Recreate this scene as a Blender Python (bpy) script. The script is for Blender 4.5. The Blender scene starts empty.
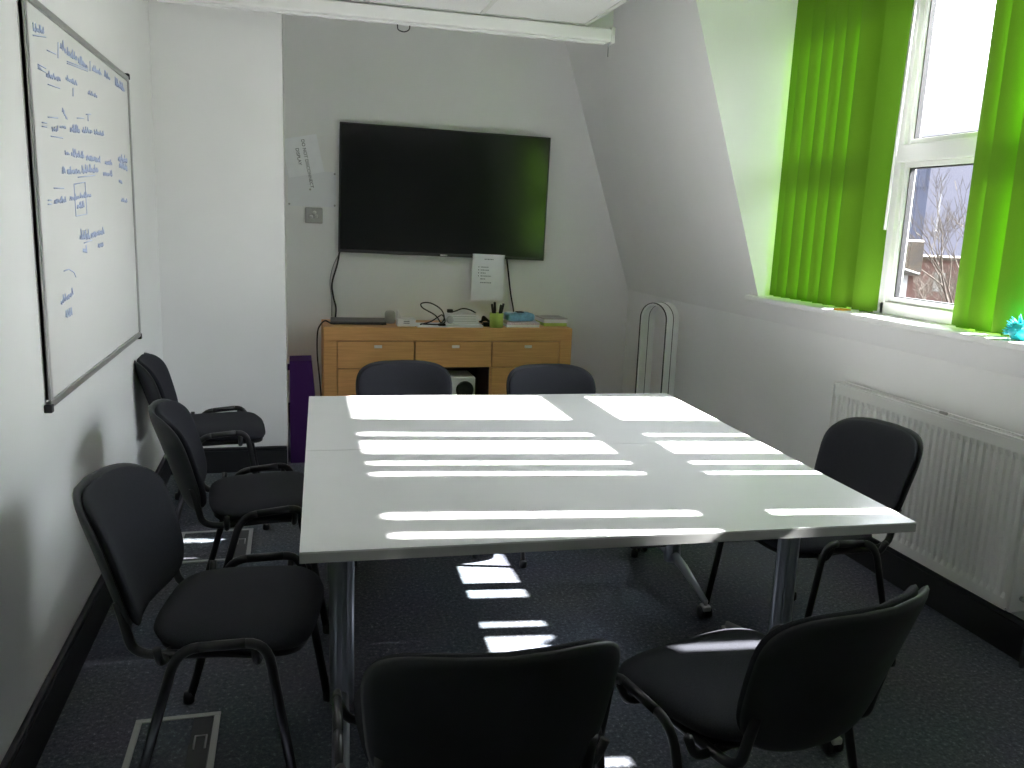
import bpy, bmesh, math, random
from mathutils import Vector, Matrix, Quaternion

random.seed(7)
SC = bpy.context.scene
COL = SC.collection
PI = math.pi
R = math.radians

# ------------------------------------------------------------------ camera
cam_d = bpy.data.cameras.new('camera')
cam = bpy.data.objects.new('camera', cam_d)
COL.objects.link(cam)
cam_d.sensor_width = 36.0
cam_d.lens = 833.6 / 1024 * 36.0
cam_d.clip_start = 0.03
cam_d.clip_end = 800
RIGHT, UP, FWD = Vector((0.967, -0.251, 0.038)), Vector((0.012, 0.194, 0.981)), Vector((0.253, 0.948, -0.190))
FWD.normalize()
RIGHT = (RIGHT - FWD * RIGHT.dot(FWD)).normalized()
UP = RIGHT.cross(FWD)
cam.matrix_world = Matrix(((RIGHT.x, UP.x, -FWD.x, 0), (RIGHT.y, UP.y, -FWD.y, 0), (RIGHT.z, UP.z, -FWD.z, 1.45), (0, 0, 0, 1)))
SC.camera = cam

# ------------------------------------------------------------------ light
SC.view_settings.view_transform = 'Standard'
SC.view_settings.look = 'None'
SC.view_settings.gamma = 1.0
SC.view_settings.use_curve_mapping = False
SC.view_settings.exposure = 1.45
SC.cycles.max_bounces = 12
SC.cycles.diffuse_bounces = 8
SC.cycles.transparent_max_bounces = 16
SC.cycles.caustics_reflective = False
SC.cycles.caustics_refractive = False
SC.cycles.sample_clamp_indirect = 6.0

world = bpy.data.worlds.new('sky')
SC.world = world
world.use_nodes = True
wn, wl = world.node_tree.nodes, world.node_tree.links
wn.clear()
w_out = wn.new('ShaderNodeOutputWorld')
w_bg = wn.new('ShaderNodeBackground')
w_tc = wn.new('ShaderNodeTexCoord')
w_sep = wn.new('ShaderNodeSeparateXYZ')
w_ramp = wn.new('ShaderNodeValToRGB')
w_noise = wn.new('ShaderNodeTexNoise')
w_noise.inputs['Scale'].default_value = 5.0
w_noise.inputs['Detail'].default_value = 5.0
w_ma = wn.new('ShaderNodeMath'); w_ma.operation = 'MULTIPLY_ADD'
w_ma.inputs[1].default_value = 0.05
wl.new(w_tc.outputs['Generated'], w_noise.inputs['Vector'])
wl.new(w_tc.outputs['Generated'], w_sep.inputs[0])
wl.new(w_noise.outputs['Fac'], w_ma.inputs[0])
wl.new(w_sep.outputs['Z'], w_ma.inputs[2])
wl.new(w_ma.outputs[0], w_ramp.inputs[0])
cr = w_ramp.color_ramp
SKY = [(0.0, (.25, .255, .335)), (0.06, (.26, .265, .345)), (0.115, (.28, .285, .365)), (0.15, (.7, .71, .75)), (0.30, (6.3, 6.5, 7.1)), (1.0, (6.3, 6.6, 7.3))]
cr.elements[0].position, cr.elements[0].color = SKY[0][0], (*SKY[0][1], 1)
cr.elements[1].position, cr.elements[1].color = SKY[-1][0], (*SKY[-1][1], 1)
for p_, c_ in SKY[1:-1]:
    e_ = cr.elements.new(p_); e_.color = (*c_, 1)
# the half of the sky round the sun is much brighter than the half opposite
w_side = wn.new('ShaderNodeMapRange')
w_side.interpolation_type = 'SMOOTHSTEP'
w_side.inputs['From Min'].default_value = -0.5; w_side.inputs['From Max'].default_value = 0.45
w_side.inputs['To Min'].default_value = 0.10; w_side.inputs['To Max'].default_value = 1.0
wl.new(w_sep.outputs['X'], w_side.inputs['Value'])
wl.new(w_side.outputs['Result'], w_bg.inputs['Strength'])
wl.new(w_ramp.outputs['Color'], w_bg.inputs['Color'])
wl.new(w_bg.outputs[0], w_out.inputs['Surface'])

sun_d = bpy.data.lights.new('sun', 'SUN')
sun_d.energy = 35.0
sun_d.angle = R(0.6)
sun_d.color = (1.0, 0.98, 0.96)
sun = bpy.data.objects.new('sun', sun_d)
COL.objects.link(sun)
sun.rotation_euler = Vector((-1.0, 0.12, -0.73)).to_track_quat('-Z', 'Y').to_euler()
sun.location = (12, -2, 10)

# a sky portal in the dormer opening (samples the sky light, adds none)
por_d = bpy.data.lights.new('window_portal', 'AREA')
por_d.shape = 'RECTANGLE'; por_d.size = 1.55; por_d.size_y = 3.0
por_d.cycles.is_portal = True
por = bpy.data.objects.new('window_portal', por_d)
COL.objects.link(por)
por.location = (2.70, 2.55, 1.87)
por.rotation_euler = Vector((-1, 0, 0)).to_track_quat('-Z', 'Y').to_euler()

# ------------------------------------------------------------------ materials
def nmat(name):
    m = bpy.data.materials.new(name); m.use_nodes = True
    return m, m.node_tree.nodes, m.node_tree.links, m.node_tree.nodes['Principled BSDF']

def mat(name, col, rough=0.5, metal=0.0, spec=0.5, noise=0.0, nscale=40.0, bump=0.0, bscale=200.0, coat=0.0):
    m, n, l, b = nmat(name)
    b.inputs['Base Color'].default_value = (*col, 1)
    b.inputs['Roughness'].default_value = rough
    b.inputs['Metallic'].default_value = metal
    b.inputs['Specular IOR Level'].default_value = spec
    b.inputs['Coat Weight'].default_value = coat
    tc = n.new('ShaderNodeTexCoord')
    if noise:
        t = n.new('ShaderNodeTexNoise'); t.inputs['Scale'].default_value = nscale; t.inputs['Detail'].default_value = 4
        l.new(tc.outputs['Object'], t.inputs['Vector'])
        r = n.new('ShaderNodeValToRGB')
        r.color_ramp.elements[0].color = (*[max(0, c * (1 - noise)) for c in col], 1)
        r.color_ramp.elements[1].color = (*[min(1, c * (1 + noise)) for c in col], 1)
        r.color_ramp.elements[0].position = .3; r.color_ramp.elements[1].position = .7
        l.new(t.outputs['Fac'], r.inputs[0]); l.new(r.outputs['Color'], b.inputs['Base Color'])
    if bump:
        t2 = n.new('ShaderNodeTexNoise'); t2.inputs['Scale'].default_value = bscale; t2.inputs['Detail'].default_value = 3
        l.new(tc.outputs['Object'], t2.inputs['Vector'])
        bp = n.new('ShaderNodeBump'); bp.inputs['Strength'].default_value = bump; bp.inputs['Distance'].default_value = .002
        l.new(t2.outputs['Fac'], bp.inputs['Height']); l.new(bp.outputs['Normal'], b.inputs['Normal'])
    return m

def carpet_mat():
    m, n, l, b = nmat('carpet')
    tc = n.new('ShaderNodeTexCoord')
    a = n.new('ShaderNodeTexNoise'); a.inputs['Scale'].default_value = 75; a.inputs['Detail'].default_value = 5; a.inputs['Roughness'].default_value = .8
    c = n.new('ShaderNodeTexNoise'); c.inputs['Scale'].default_value = 2.5
    l.new(tc.outputs['Object'], a.inputs['Vector']); l.new(tc.outputs['Object'], c.inputs['Vector'])
    r = n.new('ShaderNodeValToRGB')
    e = r.color_ramp.elements
    e[0].position = .36; e[0].color = (.060, .065, .082, 1)
    e[1].position = .58; e[1].color = (.140, .150, .180, 1)
    x = e.new(.68); x.color = (.42, .44, .50, 1)
    l.new(a.outputs['Fac'], r.inputs[0])
    mx = n.new('ShaderNodeMix'); mx.data_type = 'RGBA'; mx.blend_type = 'MULTIPLY'; mx.inputs['Factor'].default_value = .35
    l.new(r.outputs['Color'], mx.inputs['A']); l.new(c.outputs['Color'], mx.inputs['B'])
    l.new(mx.outputs['Result'], b.inputs['Base Color'])
    b.inputs['Roughness'].default_value = .95
    b.inputs['Specular IOR Level'].default_value = .15
    bp = n.new('ShaderNodeBump'); bp.inputs['Strength'].default_value = .6; bp.inputs['Distance'].default_value = .004
    l.new(a.outputs['Fac'], bp.inputs['Height']); l.new(bp.outputs['Normal'], b.inputs['Normal'])
    return m

def wood_mat():
    m, n, l, b = nmat('beech_veneer')
    tc = n.new('ShaderNodeTexCoord')
    mp = n.new('ShaderNodeMapping'); mp.inputs['Scale'].default_value = (1.2, 6, 22)
    t = n.new('ShaderNodeTexNoise'); t.inputs['Scale'].default_value = 4; t.inputs['Detail'].default_value = 6; t.inputs['Distortion'].default_value = .4
    r = n.new('ShaderNodeValToRGB')
    r.color_ramp.elements[0].position = .3; r.color_ramp.elements[0].color = (.66, .335, .115, 1)
    r.color_ramp.elements[1].position = .7; r.color_ramp.elements[1].color = (.80, .44, .17, 1)
    l.new(tc.outputs['Object'], mp.inputs['Vector']); l.new(mp.outputs['Vector'], t.inputs['Vector'])
    l.new(t.outputs['Fac'], r.inputs[0]); l.new(r.outputs['Color'], b.inputs['Base Color'])
    b.inputs['Roughness'].default_value = .45
    return m

def slat_mat():
    m, n, l, b = nmat('green_blind_fabric')
    out = n['Material Output']
    tc = n.new('ShaderNodeTexCoord')
    t = n.new('ShaderNodeTexNoise'); t.inputs['Scale'].default_value = 300
    l.new(tc.outputs['Object'], t.inputs['Vector'])
    r = n.new('ShaderNodeValToRGB')
    r.color_ramp.elements[0].color = (.10, .235, .010, 1); r.color_ramp.elements[1].color = (.125, .28, .012, 1)
    l.new(t.outputs['Fac'], r.inputs[0])
    l.new(r.outputs['Color'], b.inputs['Base Color'])
    b.inputs['Roughness'].default_value = .8
    b.inputs['Specular IOR Level'].default_value = .2
    tr = n.new('ShaderNodeBsdfTranslucent'); tr.inputs['Color'].default_value = (.30, .72, .015, 1)
    mx = n.new('ShaderNodeMixShader'); mx.inputs[0].default_value = .003
    l.new(b.outputs[0], mx.inputs[1]); l.new(tr.outputs[0], mx.inputs[2]); l.new(mx.outputs[0], out.inputs['Surface'])
    return m

def glass_mat():
    m, n, l, b = nmat('window_glass')
    out = n['Material Output']
    n.remove(b)
    t = n.new('ShaderNodeBsdfTransparent'); t.inputs['Color'].default_value = (.95, .96, .96, 1)
    g = n.new('ShaderNodeBsdfGlossy'); g.inputs['Roughness'].default_value = .02
    f = n.new('ShaderNodeFresnel'); f.inputs['IOR'].default_value = 1.25
    mx = n.new('ShaderNodeMixShader')
    l.new(f.outputs[0], mx.inputs[0]); l.new(t.outputs[0], mx.inputs[1]); l.new(g.outputs[0], mx.inputs[2])
    l.new(mx.outputs[0], out.inputs['Surface'])
    return m

def brick_mat(name, c1, c2, mortar, scale, bw=.5, rh=.25):
    m, n, l, b = nmat(name)
    tc = n.new('ShaderNodeTexCoord')
    t = n.new('ShaderNodeTexBrick')
    mp = n.new('ShaderNodeMapping'); mp.inputs['Rotation'].default_value = (PI / 2, 0, 0)
    t.inputs['Color1'].default_value = (*c1, 1); t.inputs['Color2'].default_value = (*c2, 1); t.inputs['Mortar'].default_value = (*mortar, 1)
    t.inputs['Scale'].default_value = scale; t.inputs['Brick Width'].default_value = bw; t.inputs['Row Height'].default_value = rh
    l.new(tc.outputs['Object'], mp.inputs['Vector']); l.new(mp.outputs['Vector'], t.inputs['Vector'])
    l.new(t.outputs['Color'], b.inputs['Base Color'])
    b.inputs['Roughness'].default_value = .9
    return m

M = dict(
    wall=mat('wall_paint', (.85, .85, .845), .85, spec=.2, noise=.015, nscale=3),
    ceil=mat('ceiling_tile', (.84, .84, .835), .9, spec=.1, noise=.03, nscale=120),
    grid=mat('ceiling_grid', (.72, .72, .70), .6),
    skirt=mat('black_skirting', (.012, .013, .016), .5, noise=.2, nscale=8),
    carpet=carpet_mat(),
    white=mat('white_gloss_paint', (.84, .84, .83), .35),
    upvc=mat('white_window_frame', (.82, .82, .81), .3),
    gasket=mat('black_rubber', (.015, .015, .017), .6),
    table=mat('white_laminate', (.66, .66, .655), .28, noise=.02, nscale=6),
    edge=mat('grey_edge_band', (.42, .42, .41), .45),
    steel=mat('silver_grey_metal', (.36, .38, .41), .32, .85),
    chrome=mat('chrome', (.75, .75, .76), .15, 1.0),
    nickel=mat('brushed_nickel', (.86, .82, .74), .4, .25),
    black=mat('black_plastic', (.016, .017, .020), .38, noise=.15, nscale=60),
    shell=mat('black_shell_plastic', (.014, .016, .020), .5, bump=.15, bscale=500),
    frame=mat('black_tube_metal', (.012, .012, .014), .32),
    fabric=mat('black_fabric', (.023, .024, .031), .9, spec=.25, noise=.25, nscale=400, bump=.35, bscale=900),
    wood=wood_mat(),
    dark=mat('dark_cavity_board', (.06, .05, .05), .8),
    screen=mat('tv_screen', (.004, .005, .006), .16, spec=.35),
    bezel=mat('tv_bezel', (.012, .012, .013), .3),
    lap=mat('dark_grey_laptop', (.11, .11, .115), .4, .3),
    paper=mat('white_paper', (.90, .91, .94), .8, noise=.02, nscale=20),
    paper2=mat('pale_paper', (.82, .83, .86), .8),
    ink=mat('black_ink', (.03, .03, .04), .7),
    grey_ink=mat('grey_ink', (.28, .29, .32), .7),
    blue_ink=mat('blue_marker', (.40, .47, .66), .5),
    wbsurf=mat('whiteboard_surface', (.82, .82, .81), .22, noise=.015, nscale=2),
    alu=mat('aluminium_trim', (.45, .45, .45), .4, .8),
    gplastic=mat('grey_plastic', (.42, .42, .40), .5),
    wplastic=mat('white_plastic', (.78, .78, .77), .4),
    lime=mat('lime_green_plastic', (.42, .55, .10), .45),
    cyan=mat('cyan_plastic', (.03, .55, .65), .4, noise=.2, nscale=30),
    sky=mat('sky_blue_card', (.22, .45, .62), .5, noise=.2, nscale=40),
    pink=mat('pale_pink_card', (.75, .62, .68), .6, noise=.2, nscale=120),
    purple=mat('purple_felt', (.040, .012, .075), .9, spec=.15, noise=.2, nscale=200, bump=.3),
    orange=mat('orange_paper', (.85, .42, .03), .7),
    rad=mat('radiator_enamel', (.86, .86, .84), .35),
    cable=mat('black_cable', (.012, .012, .013), .5),
    gcable=mat('grey_cable', (.35, .35, .35), .5),
    fan=mat('fan_silver', (.86, .87, .86), .35),
    slat=slat_mat(),
    glass=glass_mat(),
    tower=brick_mat('blue_grey_cladding', (.12, .135, .20), (.13, .145, .21), (.08, .09, .14), .12, .5, 2.0),
    brick=brick_mat('red_brick', (.20, .095, .075), (.16, .08, .065), (.18, .14, .12), 3.0),
    tile=brick_mat('roof_tiles', (.075, .062, .05), (.10, .076, .05), (.03, .026, .022), 2.2, .5, .22),
    bark=mat('tree_bark', (.07, .056, .045), .9, noise=.3, nscale=20),
    leaf=mat('bare_twigs', (.08, .066, .05), .9, noise=.3, nscale=20),
    ground=mat('distant_ground', (.05, .05, .045), .95, noise=.3, nscale=.2),
)

# ------------------------------------------------------------------ mesh helpers
class MB:
    """collects shapes into one mesh"""
    def __init__(self): self.v = []; self.f = []; self.mi = []; self.sm = []
    def add(self, vs, fs, mi=0, smooth=False, mx=None):
        o = len(self.v)
        self.v += [(mx @ Vector(v)) if mx else Vector(v) for v in vs]
        for f in fs:
            self.f.append([i + o for i in f]); self.mi.append(mi); self.sm.append(smooth)
        return self
    def box(self, a, b, mi=0, bev=0.0, mx=None, seg=2):
        x0, y0, z0 = [min(p, q) for p, q in zip(a, b)]; x1, y1, z1 = [max(p, q) for p, q in zip(a, b)]
        if bev:
            bm = bmesh.new(); bmesh.ops.create_cube(bm, size=1)
            for v in bm.verts: v.co = Vector(((x0 + x1) / 2 + v.co.x * (x1 - x0), (y0 + y1) / 2 + v.co.y * (y1 - y0), (z0 + z1) / 2 + v.co.z * (z1 - z0)))
            bmesh.ops.bevel(bm, geom=bm.edges[:], offset=min(bev, .45 * min(x1 - x0, y1 - y0, z1 - z0)), segments=seg, affect='EDGES', profile=.5)
            bm.verts.index_update()
            self.add([v.co.copy() for v in bm.verts], [[v.index for v in f.verts] for f in bm.faces], mi, False, mx); bm.free()
            return self
        vs = [(x0, y0, z0), (x1, y0, z0), (x1, y1, z0), (x0, y1, z0), (x0, y0, z1), (x1, y0, z1), (x1, y1, z1), (x0, y1, z1)]
        return self.add(vs, [(0, 3, 2, 1), (4, 5, 6, 7), (0, 1, 5, 4), (1, 2, 6, 5), (2, 3, 7, 6), (3, 0, 4, 7)], mi, False, mx)
    def prism(self, poly, axis, a, b, mi=0, mx=None):
        """closed 2D polygon swept along an axis from a to b; the polygon's coordinates are the other two axes in order"""
        def P(p, t):
            return {'x': (t, p[0], p[1]), 'y': (p[0], t, p[1]), 'z': (p[0], p[1], t)}[axis]
        n = len(poly)
        vs = [P(p, a) for p in poly] + [P(p, b) for p in poly]
        fs = [list(range(n))[::-1], list(range(n, 2 * n))] + [[i, (i + 1) % n, (i + 1) % n + n, i + n] for i in range(n)]
        return self.add(vs, fs, mi, False, mx)
    def tube(self, pts, r, seg=10, mi=0, mx=None, flat=1.0, cap=True):
        pts = [Vector(p) for p in pts]
        n = len(pts); vs = []; fs = []
        up = None
        for i, p in enumerate(pts):
            t = (pts[min(i + 1, n - 1)] - pts[max(i - 1, 0)]).normalized()
            if up is None:
                up = t.orthogonal().normalized() if flat == 1.0 else (Vector((1, 0, 0)) if abs(t.x) < .9 else Vector((0, 0, 1)))
            up = (up - t * up.dot(t)).normalized(); w = t.cross(up)
            rr = r[i] if isinstance(r, (list, tuple)) else r
            for k in range(seg):
                a = 2 * PI * k / seg
                vs.append(p + up * math.cos(a) * rr * flat + w * math.sin(a) * rr)
        for i in range(n - 1):
            for k in range(seg):
                fs.append((i * seg + k, i * seg + (k + 1) % seg, (i + 1) * seg + (k + 1) % seg, (i + 1) * seg + k))
        if cap:
            fs.append(tuple(range(seg))[::-1]); fs.append(tuple((n - 1) * seg + k for k in range(seg)))
        return self.add(vs, fs, mi, True, mx)
    def lathe(self, prof, seg=20, mi=0, mx=None, c=(0, 0, 0)):
        vs = []; fs = []; n = len(prof)
        for r, z in prof:
            for k in range(seg):
                a = 2 * PI * k / seg
                vs.append((c[0] + r * math.cos(a), c[1] + r * math.sin(a), c[2] + z))
        for i in range(n - 1):
            for k in range(seg):
                fs.append((i * seg + k, i * seg + (k + 1) % seg, (i + 1) * seg + (k + 1) % seg, (i + 1) * seg + k))
        fs.append(tuple(range(seg))[::-1]); fs.append(tuple((n - 1) * seg + k for k in range(seg)))
        return self.add(vs, fs, mi, True, mx)
    def pad(self, outline, th, deform, rings=7, mi=0, dome=5.0, botf=1.0):
        """cushion: closed outline (list of x,y), thickness, deform(x,y,w)->point"""
        n = len(outline); vs = []; fs = []
        cx = sum(p[0] for p in outline) / n; cy = sum(p[1] for p in outline) / n
        def ring(s, w):
            o = len(vs)
            for x, y in outline: vs.append(deform(cx + (x - cx) * s, cy + (y - cy) * s, w))
            return o
        ss = [math.sin(PI / 2 * (i + 1) / rings) for i in range(rings)]
        vs.append(deform(cx, cy, th / 2)); prev = None
        for s in ss:
            o = ring(s, th / 2 * math.sqrt(max(0, 1 - s ** dome)))
            for k in range(n):
                if prev is None: fs.append((0, o + k, o + (k + 1) % n))
                else: fs.append((prev + k, o + k, o + (k + 1) % n, prev + (k + 1) % n))
            prev = o
        for s in ss[-2::-1]:
            o = ring(s, -botf * th / 2 * math.sqrt(max(0, 1 - s ** dome)))
            for k in range(n): fs.append((prev + k, o + k, o + (k + 1) % n, prev + (k + 1) % n))
            prev = o
        c = len(vs); vs.append(deform(cx, cy, -botf * th / 2))
        for k in range(n): fs.append((prev + k, c, prev + (k + 1) % n))
        return self.add(vs, fs, mi, True)
    def obj(self, name, mats, parent=None, loc=None, rot=None):
        me = bpy.data.meshes.new(name)
        me.from_pydata([tuple(v) for v in self.v], [], self.f)
        for m in (mats if isinstance(mats, (list, tuple)) else [mats]): me.materials.append(m)
        for p, mi, s in zip(me.polygons, self.mi, self.sm): p.material_index = mi; p.use_smooth = s
        bm = bmesh.new(); bm.from_mesh(me)
        bmesh.ops.recalc_face_normals(bm, faces=bm.faces[:]); bm.to_mesh(me); bm.free()
        me.update()
        o = bpy.data.objects.new(name, me); COL.objects.link(o)
        if parent: o.parent = parent
        if loc: o.location = loc
        if rot: o.rotation_euler = rot
        return o

def smooth_path(pts, r=.05, n=5):
    """round the corners of a polyline"""
    pts = [Vector(p) for p in pts]; out = [pts[0]]
    for a, b, c in zip(pts, pts[1:], pts[2:]):
        d1 = min(r, (a - b).length * .49); d2 = min(r, (c - b).length * .49)
        p = b + (a - b).normalized() * d1; q = b + (c - b).normalized() * d2
        for i in range(n + 1):
            t = i / n; out.append(p * (1 - t) ** 2 + b * 2 * t * (1 - t) + q * t * t)
    out.append(pts[-1]); return out

def catmull(pts, n=6):
    P = [Vector(p) for p in pts]; P = [P[0] * 2 - P[1]] + P + [P[-1] * 2 - P[-2]]; out = []
    for i in range(1, len(P) - 2):
        for k in range(n):
            t = k / n
            out.append(.5 * (2 * P[i] + (P[i + 1] - P[i - 1]) * t + (2 * P[i - 1] - 5 * P[i] + 4 * P[i + 1] - P[i + 2]) * t * t + (3 * P[i] - P[i - 1] - 3 * P[i + 1] + P[i + 2]) * t ** 3))
    out.append(P[-2]); return out

def text_mesh(name, s, size, m, parent, mx, extr=.0005, align='LEFT'):
    cu = bpy.data.curves.new(name, 'FONT'); cu.body = s; cu.size = size; cu.extrude = extr; cu.align_x = align
    t = bpy.data.objects.new(name, cu); COL.objects.link(t)
    me = bpy.data.meshes.new_from_object(t.evaluated_get(bpy.context.evaluated_depsgraph_get()))
    bpy.data.objects.remove(t)
    me.transform(mx); me.name = name; me.materials.clear(); me.materials.append(m)
    o = bpy.data.objects.new(name, me); COL.objects.link(o); o.parent = parent
    return o

def tag(o, label, cat, group=None):
    o['label'] = label; o['category'] = cat
    if group: o['group'] = group
    return o
def thing(name, label, cat, loc=(0, 0, 0), rz=0, group=None):
    o = bpy.data.objects.new(name, None); COL.objects.link(o); o.empty_display_size = .05
    o.location = loc; o.rotation_euler = (0, 0, rz)
    return tag(o, label, cat, group)
def struct(name, mb, m, parent=None):
    o = mb.obj(name, m, parent)
    if not parent: o['kind'] = 'structure'
    return o

# ------------------------------------------------------------------ the room
XL, XR, YB, YF = -.686, 2.48, 5.955, -1.6
KZ = .98                                   # knee where the roof slope starts
SLOPE = lambda z: 2.476 - .342 * (z - KZ)  # inner face of the sloping wall
CH, HI = 2.525, 2.98                       # suspended ceiling, true ceiling
D0, D1 = 1.1, 4.03                         # dormer opening along y
SILL = 1.11

struct('floor', MB().box((XL - .2, YF - .2, -.15), (2.75, YB + .2, 0)), M['carpet'])
struct('wall_left', MB().box((XL - .15, YF - .15, 0), (XL, YB + .15, HI)), M['wall'])
struct('wall_back', MB().box((XL, YB, 0), (XR + .1, YB + .15, HI)), M['wall'])
struct('wall_front', MB().box((XL, YF - .15, 0), (XR + .1, YF, HI)), M['wall'])
struct('wall_pier', MB().box((XL, 4.8, 0), (-.04, YB, HI)), M['wall'])
w = MB()
w.box((XR, YF, 0), (XR + .14, YB, KZ))
w.prism([(SLOPE(KZ), KZ), (XR + .14, KZ), (2.66, SILL - .02), (SLOPE(SILL - .02), SILL - .02)], 'y', YF, YB)
for a, b in ((YF, D0 - .07), (D1 + .07, YB)):
    w.prism([(SLOPE(SILL - .02), SILL - .02), (2.66, SILL - .02), (SLOPE(HI) + .16, HI), (SLOPE(HI), HI)], 'y', a, b)
struct('wall_right', w, M['wall'])
w = MB()
zt = 2.56
DC = 2.70                                  # dormer ceiling
for y0, y1 in ((D1, D1 + .07), (D0 - .07, D0)):
    w.prism([(SLOPE(SILL), SILL), (2.66, SILL), (2.66, DC), (SLOPE(DC), DC)], 'y', y0, y1)
w.box((SLOPE(DC), D0 - .07, DC), (2.66, D1 + .07, DC + .09))
w.box((2.57, D0, zt), (2.645, D1, DC))
w.prism([(SLOPE(DC + .09) , DC + .09), (SLOPE(DC + .09) + .16, DC + .09), (SLOPE(HI) + .16, HI), (SLOPE(HI), HI)], 'y', D0 - .07, D1 + .07)
w.box((2.57, 3.23, SILL), (2.645, 3.31, zt))
struct('wall_dormer', w, M['wall'])
struct('ceiling', MB().box((XL, YF, HI), (2.2, YB, HI + .1)), M['ceil'])
w = MB().box((XL, YF, CH), (1.575, 4.6, CH + .02))
struct('trim_1', w, M['ceil'])            # suspended ceiling tiles
g = MB()
for x in (XL + .012, -.22, .38, .98, 1.565):
    g.box((x - .012, YF, CH - .006), (x + .012, 4.6, CH + .001))
for k in range(10):
    y = 4.59 - .6 * k
    g.box((XL, y - .012, CH - .006), (1.575, y + .012, CH + .001))
struct('trim_2', g, M['grid'])
struct('trim_3', MB().box((XL, 4.64, 2.49), (1.74, 4.74, HI)), M['wall'])   # bulkhead above the screen casing
b = MB()
def skirt(name, x0, y0, x1, y1, h=.145):
    m = MB().box((x0, y0, 0), (x1, y1, h - .02)).box((x0, y0, h - .02), (x1, y1, h), bev=.006)
    return struct(name, m, M['skirt'])
skirt('baseboard_left', XL, YF, XL + .02, 4.8)
skirt('baseboard_pier', XL + .02, 4.78, -.04, 4.8)
skirt('baseboard_back', -.04, YB - .02, XR, YB)
skirt('baseboard_right', XR - .022, YF, XR, YB - .02)
# window sill board
struct('trim_4', MB().box((2.40, D0 - .12, SILL - .03), (2.60, D1, SILL), bev=.008).box((2.40, D1 - .02, SILL - .03), (2.46, D1 + .09, SILL), bev=.008), M['white'])

# windows: fixed frame, sash bars, gasket and panes
def window(name, y0, y1, stiles):
    f = MB(); x0, x1 = 2.565, 2.645; z0, z1 = SILL, zt
    f.box((x0, y0, z0), (x1, y1, z0 + .055), bev=.006)
    f.box((x0, y0, z1 - .06), (x1, y1, z1), bev=.006)
    for y in (y0, y1):
        s = 1 if y == y0 else -1
        f.box((x0, y, z0), (x1, y + s * .030, z1), bev=.004)
    for a, b in stiles: f.box((x0, a, z0), (x1, b, z1), bev=.006)
    f.box((x0 - .004, y0, 1.77), (x1, y1, 1.845), bev=.006)
    fr = f.obj(name, M['upvc']); fr['kind'] = 'structure'
    ys = sorted([y0 + .030, y1 - .030] + [q for s in stiles for q in s])
    for a, b in zip(ys[::2], ys[1::2]):
        for c, d in ((z0 + .055, 1.77), (1.845, z1 - .06)):
            s = MB()
            for (p, q, r_, t) in ((a, a + .018, c, d), (b - .018, b, c, d), (a + .018, b - .018, c, c + .022), (a + .018, b - .018, d - .022, d)):
                s.box((2.585, p, r_), (2.635, q, t), bev=.004)
            sash = s.obj('sash', M['upvc'], fr)
            k = MB()
            for (p, q, r_, t) in ((a + .018, a + .023, c + .022, d - .022), (b - .023, b - .018, c + .022, d - .022), (a + .018, b - .018, c + .022, c + .027), (a + .018, b - .018, d - .027, d - .022)):
                k.box((2.60, p, r_), (2.625, q, t))
            k.obj('gasket', M['gasket'], sash)
            MB().box((2.608, a + .018, c + .022), (2.613, b - .018, d - .022)).obj('pane', M['glass'], sash)
    return fr
window('window_1', D0, 3.23, [(1.85, 1.92)])
window('window_2', 3.31, D1, [])

# green vertical blind
blind = thing('vertical_blind', 'bright green vertical blind hanging over the dormer windows on the right', 'blind', (2.53, 0, 0))
MB().box((-.022, D0 + .01, 2.655), (.022, D1 - .02, 2.698), bev=.006).obj('headrail', M['wplastic'], blind)
SL = [(3.985, 38), (3.915, 38), (3.83, 30), (3.735, 24), (3.635, 34), (3.55, 30), (3.455, 24), (3.27, 58),
      (2.69, 6), (2.585, 37), (2.464, 47), (2.230, 34), (2.111, 42), (1.997, 36), (1.92, 36), (1.845, 36), (1.767, 34), (1.633, 29), (1.517, 47), (1.404, 36), (1.325, 36), (1.246, 36), (1.17, 36), (1.12, 35)]
SLAT_W, SLAT_B, SLAT_T = .124, SILL + .008, 2.65
for yc, deg in SL:
    s = MB(); n = 10; a = R(deg); vs = []; fs = []
    nz = 14
    for j in range(nz + 1):
        z = SLAT_B + (SLAT_T - SLAT_B) * j / nz
        fl = 1.0 - .75 * max(0, (z - 2.40) / .25) ** 1.5 if z > 2.40 else 1.0
        for i in range(n + 1):
            u = (i / n - .5) * SLAT_W; d = .020 * (1 - (2 * i / n - 1) ** 2) * fl
            # far-y end leans into the room
            vs.append((-math.sin(a) * u - math.cos(a) * (d - .008), math.cos(a) * u - math.sin(a) * (d - .008), z))
    for j in range(nz):
        for i in range(n):
            q = j * (n + 1) + i; fs.append((q, q + 1, q + n + 2, q + n + 1))
    s.add(vs, fs, 0, True)
    o = s.obj('slat', M['slat'], blind, (0, yc, 0))
    MB().box((-.006, -.03, SLAT_B - .006), (.006, .03, SLAT_B + .012), bev=.003).obj('slat_weight', M['slat'], o, rot=(0, 0, a))
wd = MB().tube([(-.05, 3.12, 2.65), (-.05, 3.145, 1.48)], .006, 8)
wd.obj('wand', M['wplastic'], blind)

# ------------------------------------------------------------------ chairs
def superellipse(hw, hh, p=3.6, n=56, taper=0.0, cy=0.0):
    out = []
    for k in range(n):
        t = 2 * PI * k / n; c, s = math.cos(t), math.sin(t)
        x = math.copysign(abs(c) ** (2 / p), c); y = math.copysign(abs(s) ** (2 / p), s)
        out.append((x * hw * (1 + taper * y), cy + y * hh))
    return out

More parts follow.
